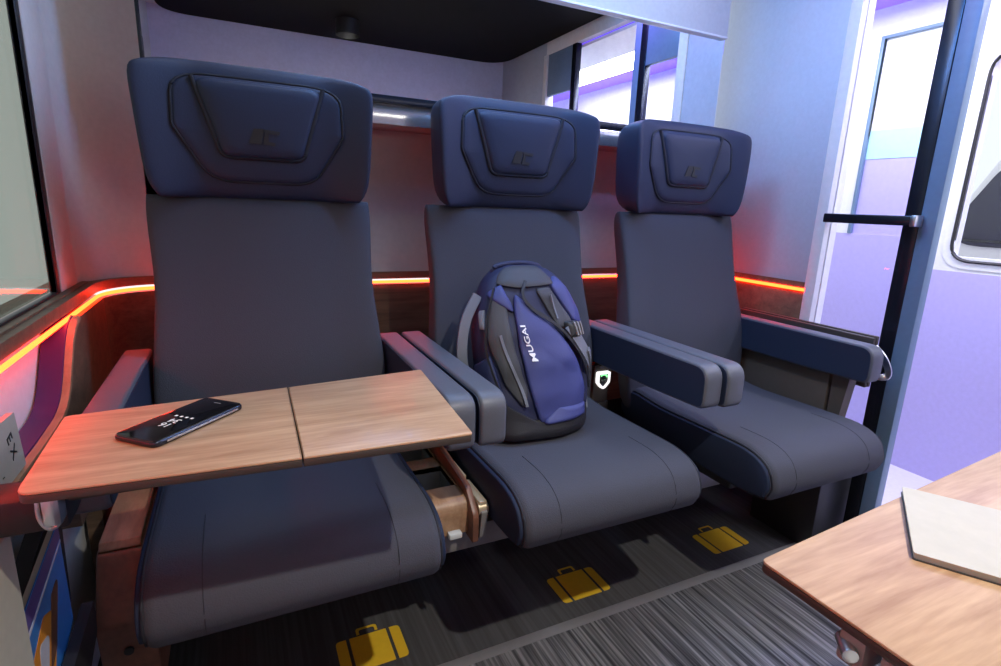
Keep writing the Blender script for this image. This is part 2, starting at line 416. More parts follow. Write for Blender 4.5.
# outer wall in pieces around the window opening  y .45..1.18, z .905..1.66
cwall(-2.0, 1.255, 0, .862, M['lilac'])
cwall(-2.0, 1.255, .862, .92, M['white'])
cwall(1.185, 1.255, .92, 1.98, M['white']); cwall(-2.0, .38, .92, 1.98, M['white']); cwall(.38, 1.185, 1.66, 1.98, M['white'])
struct(box('wall_corridor_end', XR+T, XC+.06, 3.36, 3.4, 0, 1.98, M['white'], bev=0)).name = 'wall_corridor'
struct(box('wall_corridor_end', XR+T, XC+.06, -2.04, -2.0, 0, 1.98, M['white'], bev=0)).name = 'wall_corridor'
w2 = thing('window_2', 'round cornered corridor window in a thin black gasket', 'window'); struct(w2)
op = round_poly([(.40, .905), (1.185, .905), (1.185, 1.66), (.40, 1.66)], .075, 8)
outer = round_poly([(.37, .875), (1.215, .875), (1.215, 1.69), (.37, 1.69)], .09, 8)
bm = bmesh.new(); loop = [Vector((XC-.004, p.x, p.y)) for p in op]
add_tube(bm, loop, .0065, 6, False, True); finish('gasket', bm, M['black'], w2, ang=60)
# inner frame plate (white) filling between the rounded opening and the square hole
bm = bmesh.new(); a = [bm.verts.new((XC-.003, p.x, p.y)) for p in op]; b = [bm.verts.new((XC-.003, p.x, p.y)) for p in outer]
a2 = [bm.verts.new((XC+.02, p.x, p.y)) for p in op]
for i in range(len(a)):
    j = (i+1) % len(a); bm.faces.new((a[i], a[j], b[j], b[i])); bm.faces.new((a[i], a2[i], a2[j], a[j]))
finish('frame', bm, M['white'], w2)
prism_obj('pane', [(p.x, p.y) for p in op], 'x', XC+.008, XC+.014, M['glass'], w2)
# the further wall seen through the glass panel: recessed panels in a thin dark frame
cwall(1.255, 3.4, 0, .985, M['lilac'])
cwall(1.255, 3.4, 1.805, 1.98, M['white'])
cwall(1.60, 3.4, .985, 1.805, M['white'])
struct(box('wall_corridor', XC+.012, XC+.06, 1.255, 1.60, 1.43, 1.805, M['white'], bev=0))
struct(box('wall_corridor', XC+.010, XC+.06, 1.255, 1.60, 1.31, 1.43, M['cyan'], bev=0))
struct(box('wall_corridor', XC+.012, XC+.06, 1.255, 1.60, .985, 1.31, M['lilac'], bev=0))
bm = bmesh.new()
add_box(bm, XC-.006, XC+.015, 1.592, 1.606, .985, 1.811, .001); add_box(bm, XC-.006, XC+.015, 1.255, 1.592, 1.799, 1.811, .001)
struct(finish('trim_9', bm, M['slate']))
# outside, through the corridor window
vh = thing('parked_vehicle', 'pale vehicle with dark rounded windscreen seen outside through the corridor window', 'vehicle', (7.0, 2.14, -.02))
bm = bmesh.new(); prism(bm, round_poly([(-1.1, 0), (1.1, 0), (1.1, .80), (.98, .88), (.55, 1.72), (-.55, 1.72), (-.98, .88), (-1.1, .80)], .18, 6), 'y', -1.2, 1.2, .15, 4)
for v in bm.verts: v.co.x, v.co.y = v.co.y*.6, v.co.x
finish('body', bm, M['white'], vh)
bm = bmesh.new(); prism(bm, round_poly([(-.92, .86), (.92, .86), (.50, 1.60), (-.50, 1.60)], .22, 6), 'x', -.745, -.715, .006, 2); finish('windscreen', bm, M['vehicle'], vh)
bm = bmesh.new(); add_box(bm, -.752, -.742, -.84, .84, .895, .925, .003); finish('wiper_band', bm, M['screen'], vh)
for s_ in (-1, 1): cyl('wheel', (-.35, s_*.80, .20), (-.35, s_*1.08, .20), .20, M['black'], vh)
struct(box('floor', 2.62, 9, -6, 9, -.08, -.02, M['corfloor'], bev=0))

# ------------------------------------------------------------------ door in the partition
jb = struct(prism_obj('door_1', [(XR-.012, 1.172), (XR+T+.01, 1.172), (XR+T+.01, 1.215), (XR-.003, 1.215), (XR-.012, 1.20)], 'z', 0, 1.93, M['white']))
struct(box('door_1', XR-.006, XR+T+.01, .01, .05, 0, 1.93, M['white']))
def leaf(y0, y1, edge, label, hy=None):
    d = thing('glass_door_panel', label, 'door panel')
    lo, hi = min(y0, y1), max(y0, y1)
    box('pane', XR+.012, XR+.020, lo, hi, .02, 1.70, M['glass'], d, bev=0)
    e0, e1 = (edge, edge+.042)
    box('edge_profile', XR+.000, XR+.034, e0, e1, 0, 1.93, M['darkmetal'], d)
    box('header', XR+.004, XR+.03, lo, hi, 1.70, 1.93, M['slate'], d)
    return d
dl = leaf(.93, 1.172, .905, 'glass door panel with black edge and dark pull bar beside the third seat')
box('cover_profile', XR+.000, XR+.034, .862, .904, 0, 1.93, M['slate'], dl)
hb = box('pull_bar', XR-.040, XR-.022, .895, 1.165, 1.036, 1.064, M['darkmetal'], dl, bev=.003)
box('bar_end', XR-.043, XR-.004, .893, .908, 1.034, 1.066, M['silver'], hb, bev=.003)
box('bar_mount', XR-.024, XR+.014, 1.14, 1.160, 1.040, 1.060, M['darkmetal'], hb, bev=.002)
d2 = leaf(.05, .32, .315, 'glass door panel on the far side of the doorway, near the opposite row')

# ------------------------------------------------------------------ orange light lines
ledp = [(-.3085, YF, .80), (-.3085, YB-R, .80)] + [(x, y, .80) for x, y in arc(-.3085+R, YB-R-.001, R, 180, 90, 12)][1:] + [(XR-.06, YB-.003, .80)]
tag(tube('light_strip', ledp, .005, M['led'], flat=(.004, .009, (0, 0, 1))), 'glowing orange light line along window wall and behind the seats', 'light strip')
tag(tube('light_strip', [(XR-.003, 1.68, .806), (XR-.003, 1.19, .806)], .005, M['led'], flat=(.004, .011, (0, 0, 1))), 'short orange light line on the partition right of the third seat', 'light strip')

# ------------------------------------------------------------------ seats
def make_seat():
    t = thing('train_seat', '', 'seat')
    hw = .243
    # backrest (grid solid, leaning, hollowed between bolsters)
    def yc(z): return 1.290 + (z-.47)*.205
    def bshape(side):
        def f(u, v):
            z = .44 + (v+1)/2*.605
            e = (max(0, 1-abs(u)**6))**(1/3)*(max(0, 1-abs(v)**14))**(1/3)
            w_ = hw*(1 + .03*math.exp(-((z-.60)/.13)**2) - .035*math.exp(-((z-.86)/.12)**2))
            w_ *= 1-.02*abs(v)**12
            bol = -.022*max(0, (abs(u)-.55)/.45)**1.5*math.exp(-((z-.70)/.28)**2)
            lum = -.012*math.exp(-((z-.66)/.12)**2)
            y = yc(z) + ((-.0*e + bol + lum) if side < 0 else .085*e)
            if side < 0: y += .020*(1-e)
            else: y += .020*(1-e)
            return Vector((w_*u, y, z))
        return f
    finish('backrest', grid_solid(bshape(-1), bshape(1), 28, 26), M['fabric'], t, ang=60)
    # headrest: deep padded wings
    z0, z1 = 1.042, 1.328
    def hx(u, v): return u*((.228 + (v+1)/2*.018)*(1-.075*abs(v)**7)*(1 - (.02*(v < 0))*abs(v)**4))
    def wing(u): return -.052*max(0, (abs(u)-.52)/.48)**1.6
    def hfront(u, v, off=0):
        z = z0+(v+1)/2*(z1-z0); z -= .024*abs(u)**5*max(0, v)**4
        e = (max(0, 1-abs(u)**9))**(1/3)*(max(0, 1-abs(v)**7))**(1/2.6)
        return Vector((hx(u, v), 1.402 + wing(u) + .024*(1-e) - .008*(1-v*v) - off, z))
    def hback(u, v):
        p = hfront(u, v); e = (max(0, 1-abs(u)**7))**(1/2.6)*(max(0, 1-abs(v)**5))**(1/2.6)
        return Vector((p.x, max(p.y+.0, 1.426+wing(u)) + (.108 - wing(u)*.75)*e, p.z))
    h = finish('headrest', grid_solid(hfront, hback, 36, 20), M['leather'], t, ang=60)
    def on(u, v, off=.0): return hfront(u, v, off)
    def puff(name, poly, ht, parent, m, rr=.12):
        """raised padded panel with the outline poly, in headrest (u,v) space"""
        bm = bmesh.new(); P = round_poly(poly, rr, 7); cx = sum(p.x for p in P)/len(P); cy = sum(p.y for p in P)/len(P)
        rings = []; n = 7
        for k in range(n+1):
            s = 1-k/(n+1) if k else 1.0
            s = [1, .985, .95, .88, .72, .5, .28, .12][k]
            hgt = ht*[-.3, .45, .8, 1, 1.08, 1.12, 1.15, 1.15][k]
            rings.append([bm.verts.new(on(cx+(p.x-cx)*s, cy+(p.y-cy)*s, hgt)) for p in P])
        N = len(P)
        for i in range(n):
            for j in range(N): bm.faces.new((rings[i][j], rings[i][(j+1) % N], rings[i+1][(j+1) % N], rings[i+1][j]))
        bm.faces.new(rings[-1])
        return finish(name, bm, m, parent, ang=80)
    outer_ = [(-.70, .78), (.70, .78), (.735, .02), (.47, -.74), (-.47, -.74), (-.735, .02)]
    inner_ = [(-.55, .74), (.55, .74), (.36, -.38), (-.36, -.38)]
    puff('head_pillow_border', outer_, .007, h, M['leather'], .30)
    puff('head_pillow', inner_, .016, h, M['leather'])
    def seam(name, poly, off, r, closed=True, rr=.12):
        P = round_poly(poly, rr, 5) if closed else [Vector(p) for p in poly]
        Q = []
        for i in range(len(P)-(0 if closed else 1)):
            a, b = P[i], P[(i+1) % len(P)]
            for k in range(4): Q.append(a+(b-a)*k/4)
        if not closed: Q.append(P[-1])
        return tube(name, [on(q.x, q.y, off) for q in Q], r, M['seam'], h, 6, closed)
    seam('seam', outer_, .0015, .0034, True, .30)
    U_ = round_poly([(-.55, .74), (-.36, -.38), (.36, -.38), (.55, .74)], [0, .12, .12, 0], 5)
    seam('seam', U_, .0078, .0052, False)
    # embossed mark: slanted I and C
    bm = bmesh.new()
    def emb(poly):
        b = [bm.verts.new(on(x, y, .0150)) for x, y in poly]; f = [bm.verts.new(on(x, y, .0200)) for x, y in poly]
        n = len(poly)
        for i in range(n): bm.faces.new((b[i], b[(i+1) % n], f[(i+1) % n], f[i]))
        bm.faces.new(f)
    emb([(-.125, -.16), (-.02, -.16), (.01, .06), (-.075, .06)])
    emb([(.0, -.16), (.10, -.18), (.105, -.13), (.045, -.12), (.05, .0), (.14, -.01), (.15, .04), (.01, .06), (.02, .0)])
    me = finish('embossed_mark', bm, M['black'], h, smooth=False)
    # cushion
    prof = [(1.36, .395), (1.36, .498), (1.20, .496), (1.02, .500), (.90, .500), (.838, .478), (.814, .435), (.820, .400), (.850, .380), (1.0, .375)]
    q = smooth_path([Vector((a, b)).to_3d() for a, b in prof], 5, True); q = [Vector((p.x, p.y)) for p in q]
    bm = bmesh.new(); prism(bm, q, 'x', -.236, .236, .024, 6); c = finish('cushion', bm, M['fabric'], t, ang=50)
    for s in (-1, 1):
        bm = bmesh.new(); qi = inset_poly(q, .011); prism(bm, qi, 'x', min(s*.218, s*.240), max(s*.218, s*.240), .004, 3); finish('side_cover', bm, M['navy'], t, ang=50)
        top = [p for p in inset_poly(q, .0075)]
        loop = [Vector((s*.2295, p.x, p.y)) for p in top]
        tube('piping', loop, .0028, M['seam'], c, 6, True)
        lines = [Vector((s*.150, p.x, p.y)) for p in inset_poly(q, -.0002) if p.x < 1.02 and (p.y > .44 or p.x < .86)]
        lines.sort(key=lambda p: math.atan2(p.z-.43, p.y-.95))
        tube('stitching', lines, .0007, M['seam'], c, 5)
    # pan under the cushion
    box('seat_pan', -.19, .19, .92, 1.36, .335, .378, M['plastic'], t, bev=.01)
    # arm pads: cantilevered bars with rounded nose, hinge block behind
    for s in (-1, 1):
        x0, x1 = (.2565, .3105) if s > 0 else (-.3105, -.2565)
        pr = round_poly([(.866, .600), (.866, .705), (1.42, .705), (1.42, .595), (1.05, .595)], [.022, .040, .012, .012, .0], 6)
        bm = bmesh.new(); prism(bm, pr, 'x', x0, x1, .007, 3); ap = finish('armrest', bm, M['armtop'], t, ang=40)
        pi_ = inset_poly(pr, .006)
        xx = (x0-.0012, x0+.002); bm = bmesh.new(); prism(bm, pi_, 'x', *xx); finish('armrest_side', bm, M['armnavy'], ap, ang=40)
        xx = (x1-.002, x1+.0012); bm = bmesh.new(); prism(bm, pi_, 'x', *xx); finish('armrest_side', bm, M['armnavy'], ap, ang=40)
        box('armrest_post', x0+.006, x1-.006, 1.39, 1.43, .452, .60, M['plastic'], t, bev=.006)
    return t
dn = thing('ceiling_downlight', 'small round downlight in the dark ceiling near the opposite row', 'light', (.62, -.16, 1.985))
bm = bmesh.new(); add_tube(bm, [(.0, 0, -.075), (0, 0, 0)], .062, 24, False); finish('shade_ring', bm, M['black'], dn, ang=60)
seat = make_seat()
labs = ['left reclining seat in dark fabric behind the fold-out oak table', 'middle dark fabric seat with the blue backpack standing on it',
        'right dark fabric seat, empty, next to the glass door']
for i, (x, y) in enumerate(((.071, 0), (.702, 0), (1.328, -.012))):
    o = seat if i == 0 else copy_tree(seat)
    if i:
        hd = [c for c in o.children if c.name.startswith('headrest')][0]
        hd.location.x = .016 if i == 1 else -.004
        if i == 2: hd.scale.x = .975
    o.location = (x, y, 0); o['label'] = labs[i]; o['group'] = 'three seats in a row'
for o in [o for o in bpy.data.objects if o.name.startswith('train_seat')]:
    if o.location.x > 1.2:
        for ch in o.children:
            if ch.name.startswith(('cushion', 'side_cover', 'armrest')):
                if ch.name.startswith('armrest'):
                    if ch.bound_box[0][0] > 0: ch.location.x = -.016
                    continue
                ch.location.y = -.045; ch.scale.x = .95; ch.location.x = -.008

# carrier beam, consoles between the cushions
bmn = thing('carrier_beam', 'grey steel beam carrying the row of seats above the floor', 'beam')
box('beam', -.165, 1.62, 1.02, 1.10, .275, .335, M['steel'], bmn, bev=.006)
for x in (.07, .70, 1.33):
    box('bracket', x-.07, x+.07, 1.03, 1.385, .275, .334, M['plastic'], bmn, bev=.004)
def console(x0, x1, label, yfront=.985, m1='oakedge', m2='redwood'):
    c = thing('seat_console', label, 'console')
    prof = round_poly([(yfront, .335), (yfront, .425), (1.33, .425), (1.33, .335)], [.004, .03, .004, .004], 6)
    hx0, hx1 = x0+.018, x1-.030
    # top plate with two holes: strips
    bm = bmesh.new()
    for y0, y1 in ((yfront, 1.055), (1.155, 1.205), (1.305, 1.34)):
        if y0 == yfront:
            prism(bm, round_poly([(y0, .345), (y0, .425), (y1, .425), (y1, .345)], [.004, .032, 0, 0], 6), 'x', x0, x1-.014)
        else: add_box(bm, x0, x1-.014, y0, y1, .410, .425, .001)
    add_box(bm, x0, hx0, 1.05, 1.31, .410, .425, .001); add_box(bm, hx1+.012, x1-.014, 1.05, 1.31, .410, .425, .001)
    finish('top_plate', bm, M[m1], c)
    for y0, y1 in ((1.055, 1.155), (1.205, 1.305)):
        bm = bmesh.new()
        add_box(bm, hx0, hx1+.012, y0, y1, .345, .352); add_box(bm, hx0-.003, hx0, y0, y1, .345, .424); add_box(bm, hx1+.012, hx1+.015, y0, y1, .345, .424)
        add_box(bm, hx0, hx1+.012, y0-.003, y0, .345, .424); add_box(bm, hx0, hx1+.012, y1, y1+.003, .345, .424)
        finish('bin', bm, M['greyplastic'], c)
    side = round_poly([(yfront-.03, .335), (yfront-.03, .40), (yfront+.02, .445), (1.30, .475), (1.34, .475), (1.34, .335)], [.004, .03, .02, .005, .005, .005], 5)
    bm = bmesh.new(); prism(bm, side, 'x', x1-.014, x1, .002, 2); finish('side_panel', bm, M[m2], c)
    box('back_block', x0+.004, x1-.002, 1.341, 1.384, .335, .585, M['brownpanel'], c, bev=.008)
    return c
c1 = console(.318, .434, 'oak console with two open bins between left and middle seats')
# hinge hardware on its right flank
box('hinge_plate', .437, .452, 1.075, 1.155, .415, .432, M['brass'], c1, bev=.002)
hp = box('hinge_arm', .437, .457, .965, 1.070, .405, .425, M['brass'], c1, bev=.004)
cyl('pivot', (.436, .975, .405), (.458, .975, .405), .015, M['brass'], hp)
prism_obj('hinge_link', [(.955, .405), (.985, .41), (.99, .34), (.965, .335)], 'x', .440, .454, M['steel'], c1, rad=.006)
box('latch_tab', .372, .402, .968, .986, .345, .358, M['whitegloss'], c1, bev=.003)
c2 = console(.948, 1.060, 'low brown console mostly hidden between middle and right seats')
c2.scale.z = .45; c2.location.z = .335*.55
c3 = thing('seat_console', 'narrow oak topped console between left seat and window wall', 'console')
prism_obj('body', [(1.04, .12), (1.02, .30), (1.09, .405), (1.38, .405), (1.38, .12)], 'x', -.266, -.178, M['redwood'], c3, r=.004, rad=.02)
prism_obj('top_plate', [(1.09, .4055), (1.10, .421), (1.38, .421), (1.38, .4055)], 'x', -.262, -.196, M['oakedge'], c3, r=.002, rad=.004)
cyl('screw_cover', (-.222, 1.022, .24), (-.222, 1.034, .24), .008, M['plastic'], c3, 12)
# power socket
ps = thing('power_socket', 'small white power socket with green light low between middle and right seats', 'socket')
pts = round_poly([(-.024, .026), (.024, .026), (.024, -.010), (0, -.036), (-.024, -.010)], [.006, .006, .014, .018, .014], 5)
bm = bmesh.new()
inn = inset_poly(pts, .007)
SX = 1.016
a = [bm.verts.new((SX+p.x, 1.322, .528+p.y)) for p in pts]; b = [bm.verts.new((SX+p.x, 1.322, .528+p.y)) for p in inn]
a2 = [bm.verts.new((SX+p.x, 1.334, .528+p.y)) for p in pts]
for i in range(len(a)):
    j = (i+1) % len(a); bm.faces.new((a[i], a[j], b[j], b[i])); bm.faces.new((a[i], a2[i], a2[j], a[j]))
finish('light_ring', bm, M['whiteled'], ps)
box('housing', SX-.030, SX+.030, 1.3345, 1.374, .45, .575, M['brownpanel'], ps, bev=.006)
bm = bmesh.new(); prism(bm, inn, 'y', 1.326, 1.334)
for v in bm.verts: v.co.x += SX; v.co.z += .528
finish('socket_face', bm, M['plastic'], ps)
tube('green_arc', [(SX+.012*math.cos(a_), 1.3245, .537+.008*math.sin(a_)) for a_ in [math.radians(-10+k*16) for k in range(11)]], .0028, M['greenled'], ps)
cyl('plug_hole', (1.012, 1.3265, .526), (1.012, 1.322, .526), .0035, M['greyplastic'], ps, 10); cyl('plug_hole', (1.022, 1.3265, .526), (1.022, 1.322, .526), .0035, M['greyplastic'], ps, 10)

# right outer side panel under the last armrest, stowed table beyond it
struct(box('led_block_panel', -.29, 1.74, 1.386, 1.3895, 0, .43, M['plastic'], bev=.002))  # dark panel under the seats, placed to block LED glow from the floor
sp = thing('side_screen', 'brown grey upright panel under the right armrest by the door', 'panel')
bm = bmesh.new(); add_box(bm, 1.600, 1.640, .985, 1.33, .30, .590, .004); finish('main_panel', bm, M['brownpanel'], sp)
bm = bmesh.new(); prism(bm, round_poly([(.925, .590), (.975, .590), (.975, .30), (.955, .30)], .004, 2), 'x', 1.602, 1.638); finish('front_panel', bm, M['brownpanel'], sp)
box('plinth', 1.602, 1.760, .949, 1.18, .0, .298, M['plastic'], sp, bev=.004)
stw = thing('stowed_table', 'folded dark edged table standing between right armrest and partition', 'table')
box('leaf', 1.664, 1.677, .915, 1.40, .56, .712, M['edge'], stw, bev=.003); box('leaf', 1.679, 1.692, .915, 1.40, .56, .716, M['edge'], stw, bev=.003)
lt = [(1.656, .905, .690), (1.66, .878, .665), (1.668, .862, .630), (1.676, .868, .608), (1.66, .885, .606), (1.648, .892, .628)]
tube('latch_loop', smooth_path(lt, 4), .005, M['silver'], stw, 8, flat=(.020, .006, (1, 0, 0)))

# ------------------------------------------------------------------ fold-out table with phone
def leafpoly(name, pts, z0, z1, m, parent, rad):
    bm = bmesh.new(); prism(bm, round_poly(pts, rad, 5), 'z', z0, z1, .0015, 2); return finish(name, bm, m, parent, ang=40)
tb = thing('folding_table', 'fold-out oak table with two leaves in front of the left seat', 'table')
def tleaf(pts, rad, parent, name='table_leaf'):
    l = leafpoly(name, pts, .7365, .740, M['oak'], parent, rad)
    leafpoly('edge_band', [(x, y) for x, y in pts], .7265, .7365, M['edge'], l, rad)
    return l
tleaf([(-.224, .672), (.0565, .655), (.0625, .932), (-.232, .905)], [.018, .001, .001, .008], tb)
tleaf([(.0580, .655), (.281, .648), (.303, .958), (.0640, .932)], [.001, .006, .006, .001], tb)
box('support_arm', -.20, .10, .735, .80, .690, .7265, M['plastic'], tb, bev=.006)
box('pivot_block', -.215, -.17, .79, .855, .665, .7265, M['navy'], tb, bev=.006)
hk = box('hinge_block', -.214, -.196, .70, .725, .680, .7215, M['silver'], tb, bev=.005)
tube('hinge_loop', smooth_path([(-.218, .715, .720), (-.220, .715, .688), (-.212, .715, .672), (-.202, .718, .680), (-.200, .718, .715)], 4), .0028, M['silver'], tb, 8)
box('arm_joint', -.292, -.20, .74, .80, .655, .70, M['plastic'], tb, bev=.006)

ph = thing('smartphone', 'black smartphone lying face up on the oak table, clock showing', 'phone', (-.081, .820, .7402))
def phone():
    L, Wd = .151, .0715
    o2 = round_poly([(-L/2, -Wd/2), (L/2, -Wd/2), (L/2, Wd/2), (-L/2, Wd/2)], .011, 6)
    bm = bmesh.new(); prism(bm, o2, 'z', 0, .0080, .0028, 4); b = finish('body', bm, M['darkmetal'], ph)
    bm = bmesh.new(); prism(bm, inset_poly(o2, .0018), 'z', .0074, .0087, .0006, 2); sc = finish('screen', bm, M['screen'], ph)
    R_ = Matrix.Translation((-.020, .0, .00885)) @ Matrix.Rotation(math.radians(90), 4, 'Z')
    text('clock', '16', .017, M['clock'], R_ @ Matrix.Translation((0, .008, 0)), sc, extrude=.0001)
    text('clock', '34', .017, M['clock'], R_ @ Matrix.Translation((0, -.007, 0)), sc, extrude=.0001)
    bm = bmesh.new()
    for k in range(4): add_box(bm, -.0005, .0035, -.016+k*.009, -.012+k*.009, .0088, .0089)
    finish('status_icons', bm, M['clock'], sc, smooth=False)
    box('speaker_slot', .060, .0615, -.006, .006, .0086, .00885, M['greyplastic'], sc, bev=0)
    box('frame_edge', -.058, .062, -Wd/2-.0007, -Wd/2+.001, .003, .0055, M['silver'], b, bev=.0005)
phone(); ph.rotation_euler = (0, 0, math.atan2(.111, .103))

# ------------------------------------------------------------------ opposite table with booklet
tb2 = thing('oak_table', 'oak table in the right foreground carrying the cream booklet', 'table')
l2 = leafpoly('table_leaf', [(.418, .03), (1.02, .03), (1.02, .334), (.419, .290)], .7365, .740, M['oak'], tb2, [.012, .006, .006, .008])
leafpoly('edge_band', [(.418, .03), (1.02, .03), (1.02, .334), (.419, .290)], .7285, .7365, M['edge'], l2, [.012, .006, .006, .008])
box('hinge_block', .420, .450, .192, .214, .700, .7285, M['greyplastic'], tb2, bev=.004)
box('hinge_block', .419, .450, .12, .182, .698, .7285, M['greyplastic'], tb2, bev=.004)
cyl('hinge_pin', (.413, .198, .716), (.428, .214, .716), .006, M['silver'], tb2, 12)
box('hinge_lever', .402, .413, .100, .190, .694, .706, M['whitegloss'], tb2, bev=.004)
box('hinge_bridge', .402, .44, .120, .135, .690, .702, M['greyplastic'], tb2, bev=.003)
box('support_arm', .415, .99, .06, .14, .690, .718, M['plastic'], tb2, bev=.006)
box('support_post', .96, 1.02, .05, .15, 0, .70, M['plastic'], tb2, bev=.008)
bk = thing('booklet', 'thick cream booklet lying on the right foreground oak table', 'booklet', (.619, .2735, .7403))
bu = Vector((-.130, -.081, 0)).normalized()
bk.rotation_euler = (0, 0, math.atan2(-bu.y, -bu.x))
# local x runs along the short edge towards the far corner, local y away from it
def bpoly(i=0): return round_poly([(-.0765+i, -.215+i), (.0765-i, -.215+i), (.0765-i, 0-i), (-.0765+i, 0-i)], .003, 3)
bm = bmesh.new(); prism(bm, bpoly(), 'z', 0, .0012); finish('back_cover', bm, M['cover'], bk)
bm = bmesh.new(); prism(bm, bpoly(.0012), 'z', .0012, .0062); finish('pages', bm, M['pageedge'], bk)
bm = bmesh.new(); prism(bm, bpoly(), 'z', .0062, .0074); finish('front_cover', bm, M['paper'], bk)

# ------------------------------------------------------------------ floor prints
def sticker(x, y, label):
    t = thing('suitcase_marking', label, 'floor marking', (x, y, 0), 'yellow suitcase markings')
    def flat(name, poly, r=.004, parent=t):
        bm = bmesh.new(); prism(bm, round_poly(poly, r, 4), 'z', .0003, .0016); return finish(name, bm, M['yellow'], parent, smooth=False)
    flat('suitcase_body', [(-.045, -.052), (.045, -.052), (.045, .052), (-.045, .052)], .002)
    for s in (-1, 1):
        flat('suitcase_end', [(s*.053, -.052), (s*.078, -.052), (s*.078, .052), (s*.053, .052)], [0, .014, .014, 0])
    bm = bmesh.new(); o_ = round_poly([(-.026, .056), (-.026, .078), (.026, .078), (.026, .056)], [0, .008, .008, 0], 4)
    i_ = round_poly([(-.019, .056), (-.019, .071), (.019, .071), (.019, .056)], [0, .006, .006, 0], 4)
    a = [bm.verts.new((p.x, p.y, .0016)) for p in o_]; b = [bm.verts.new((p.x, p.y, .0016)) for p in i_]
    for k in range(len(a)-1): bm.faces.new((a[k], a[k+1], b[k+1], b[k]))
    finish('suitcase_handle', bm, M['yellow'], t, smooth=False)
for x, l in ((.232, 'yellow suitcase marking on the floor under the left seat'), (.822, 'yellow suitcase marking on the floor under the middle seat'),
             (1.382, 'yellow suitcase marking on the floor, furthest right, brightly lit')):
    sticker(x, 1.108, l)

# ------------------------------------------------------------------ things by the window wall
cd_ = thing('notice_card', 'small white card with dark symbols behind the left table edge', 'card', (-.300, .880, .6575))
prism_obj('card_body', [(-.075, 0), (.070, 0), (.058, .085), (-.060, .090)], 'x', -.004, .004, M['paper'], cd_, rad=.004)
bm = bmesh.new(); add_box(bm, .004, .0046, -.070, -.035, .003, .080); finish('orange_field', bm, M['magorange'], cd_, smooth=False)
Rx = Matrix(((0, 0, 1, .0043), (1, 0, 0, 0), (0, 1, 0, 0), (0, 0, 0, 1)))
text('symbols', 'E X', .026, M['plastic'], Rx @ Matrix.Translation((.03, .045, 0)) @ Matrix.Rotation(math.radians(-75), 4, 'Z'), cd_)
text('small_print', 'tt', .016, M['plastic'], Rx @ Matrix.Translation((-.022, .05, 0)), cd_)
text('small_print', '..', .016, M['plastic'], Rx @ Matrix.Translation((-.012, .022, 0)), cd_)

struct(box('wall_left', -.345, -.272, YF, .792, 0, .64, M['cream'], bev=.006))
pk = thing('magazine_pocket', 'dark sloping literature pocket below the fold-out table at window wall', 'pocket')
prism_obj('pocket_shell', [(.80, .30), (1.04, .36), (1.055, .53), (1.02, .555), (.80, .48)], 'x', -.318, -.296, M['plastic'], pk, rad=.01)
prism_obj('pocket_lip', [(.80, .22), (1.02, .30), (1.03, .36), (.80, .34)], 'x', -.279, -.262, M['plastic'], pk, rad=.01)
mg = thing('magazine', 'colourful magazine with blue and orange cover in the dark pocket', 'magazine')
prism_obj('pages', [(.80, .30), (.985, .36), (.985, .535), (.80, .500)], 'x', -.292, -.284, M['paper'], mg)
cv = prism_obj('cover', [(.799, .298), (.986, .358), (.986, .537), (.799, .502)], 'x', -.284, -.2825, M['magblue'], mg)
prism_obj('title_band', [(.80, .470), (.985, .512), (.985, .535), (.80, .500)], 'x', -.2826, -.2820, M['magviolet'], cv)
prism_obj('title_line', [(.80, .462), (.985, .504), (.985, .508), (.80, .468)], 'x', -.2826, -.2819, M['magwhite'], cv)
prism_obj('picture', [(.80, .33), (.88, .35), (.93, .43), (.87, .455), (.80, .42)], 'x', -.2826, -.2819, M['magorange'], cv, rad=.02)
prism_obj('picture_highlight', [(.82, .35), (.85, .36), (.88, .42), (.84, .43)], 'x', -.2821, -.2815, M['magwhite'], cv, rad=.01)
prism_obj('picture_shade', [(.86, .36), (.90, .38), (.95, .47), (.91, .46)], 'x', -.2821, -.2815, M['redwood'], cv, rad=.01)

# ------------------------------------------------------------------ backpack
bp = thing('backpack', 'blue and dark navy hiking backpack standing on the middle seat', 'backpack', (.636, 1.135, .503))
HB = .400
def bw(t):      # half width, half depth, centre x, centre y
    w = .148*(1-.10*(1-t)**3)*(1 - .42*max(0, (t-.55)/.45)**1.9)
    d = .098*(1 - .10*(1-t)**2)*(1 - .42*max(0, (t-.45)/.55)**1.6)
    return w, d, .012+.012*t, -.010 + .125*t
def bshape(u, t, off=0):
    """front surface, u -1..1 across, t 0..1 up"""
    w, d, cx, cy = bw(min(1, max(0, t)))
    uu = max(-1, min(1, u)); th = uu*PI/2
    c = math.copysign(abs(math.sin(th))**.8, th); s_ = math.cos(th)**.62
    k = 1
    if t > .86: k = math.sqrt(max(0, 1-((t-.86)/.14)**2))*.55+.45
    if t < .07: k = .86+.14*math.sqrt(max(0, 1-((.07-t)/.07)**2))
    wr = .0035*math.sin(9*t+5*u)*math.sin(23*t-7*u+1)*(1-abs(uu)**4)
    p = Vector((cx+w*c*k, cy-d*s_*k-wr, t*HB))
    n = Vector((c*.9, -s_, .15)).normalized()
    return p+n*off
bm = bmesh.new(); NU, NT = 40, 40; rows = []
for j in range(NT+1):
    t = j/NT; w, d, cx, cy = bw(t); r = []
    for i in range(NU+1): r.append(bm.verts.new(bshape(-1+2*i/NU, t)))
    k = (math.sqrt(max(0, 1-((t-.86)/.14)**2))*.55+.45) if t > .86 else 1
    for i in range(1, 12):
        a = PI*i/12; r.append(bm.verts.new((cx+w*math.cos(a)*k, cy+.035*math.sin(a)**.5, t*HB)))
    rows.append(r)
for j in range(NT):
    n = len(rows[j])
    for i in range(n): bm.faces.new((rows[j][i], rows[j][(i+1) % n], rows[j+1][(i+1) % n], rows[j+1][i]))
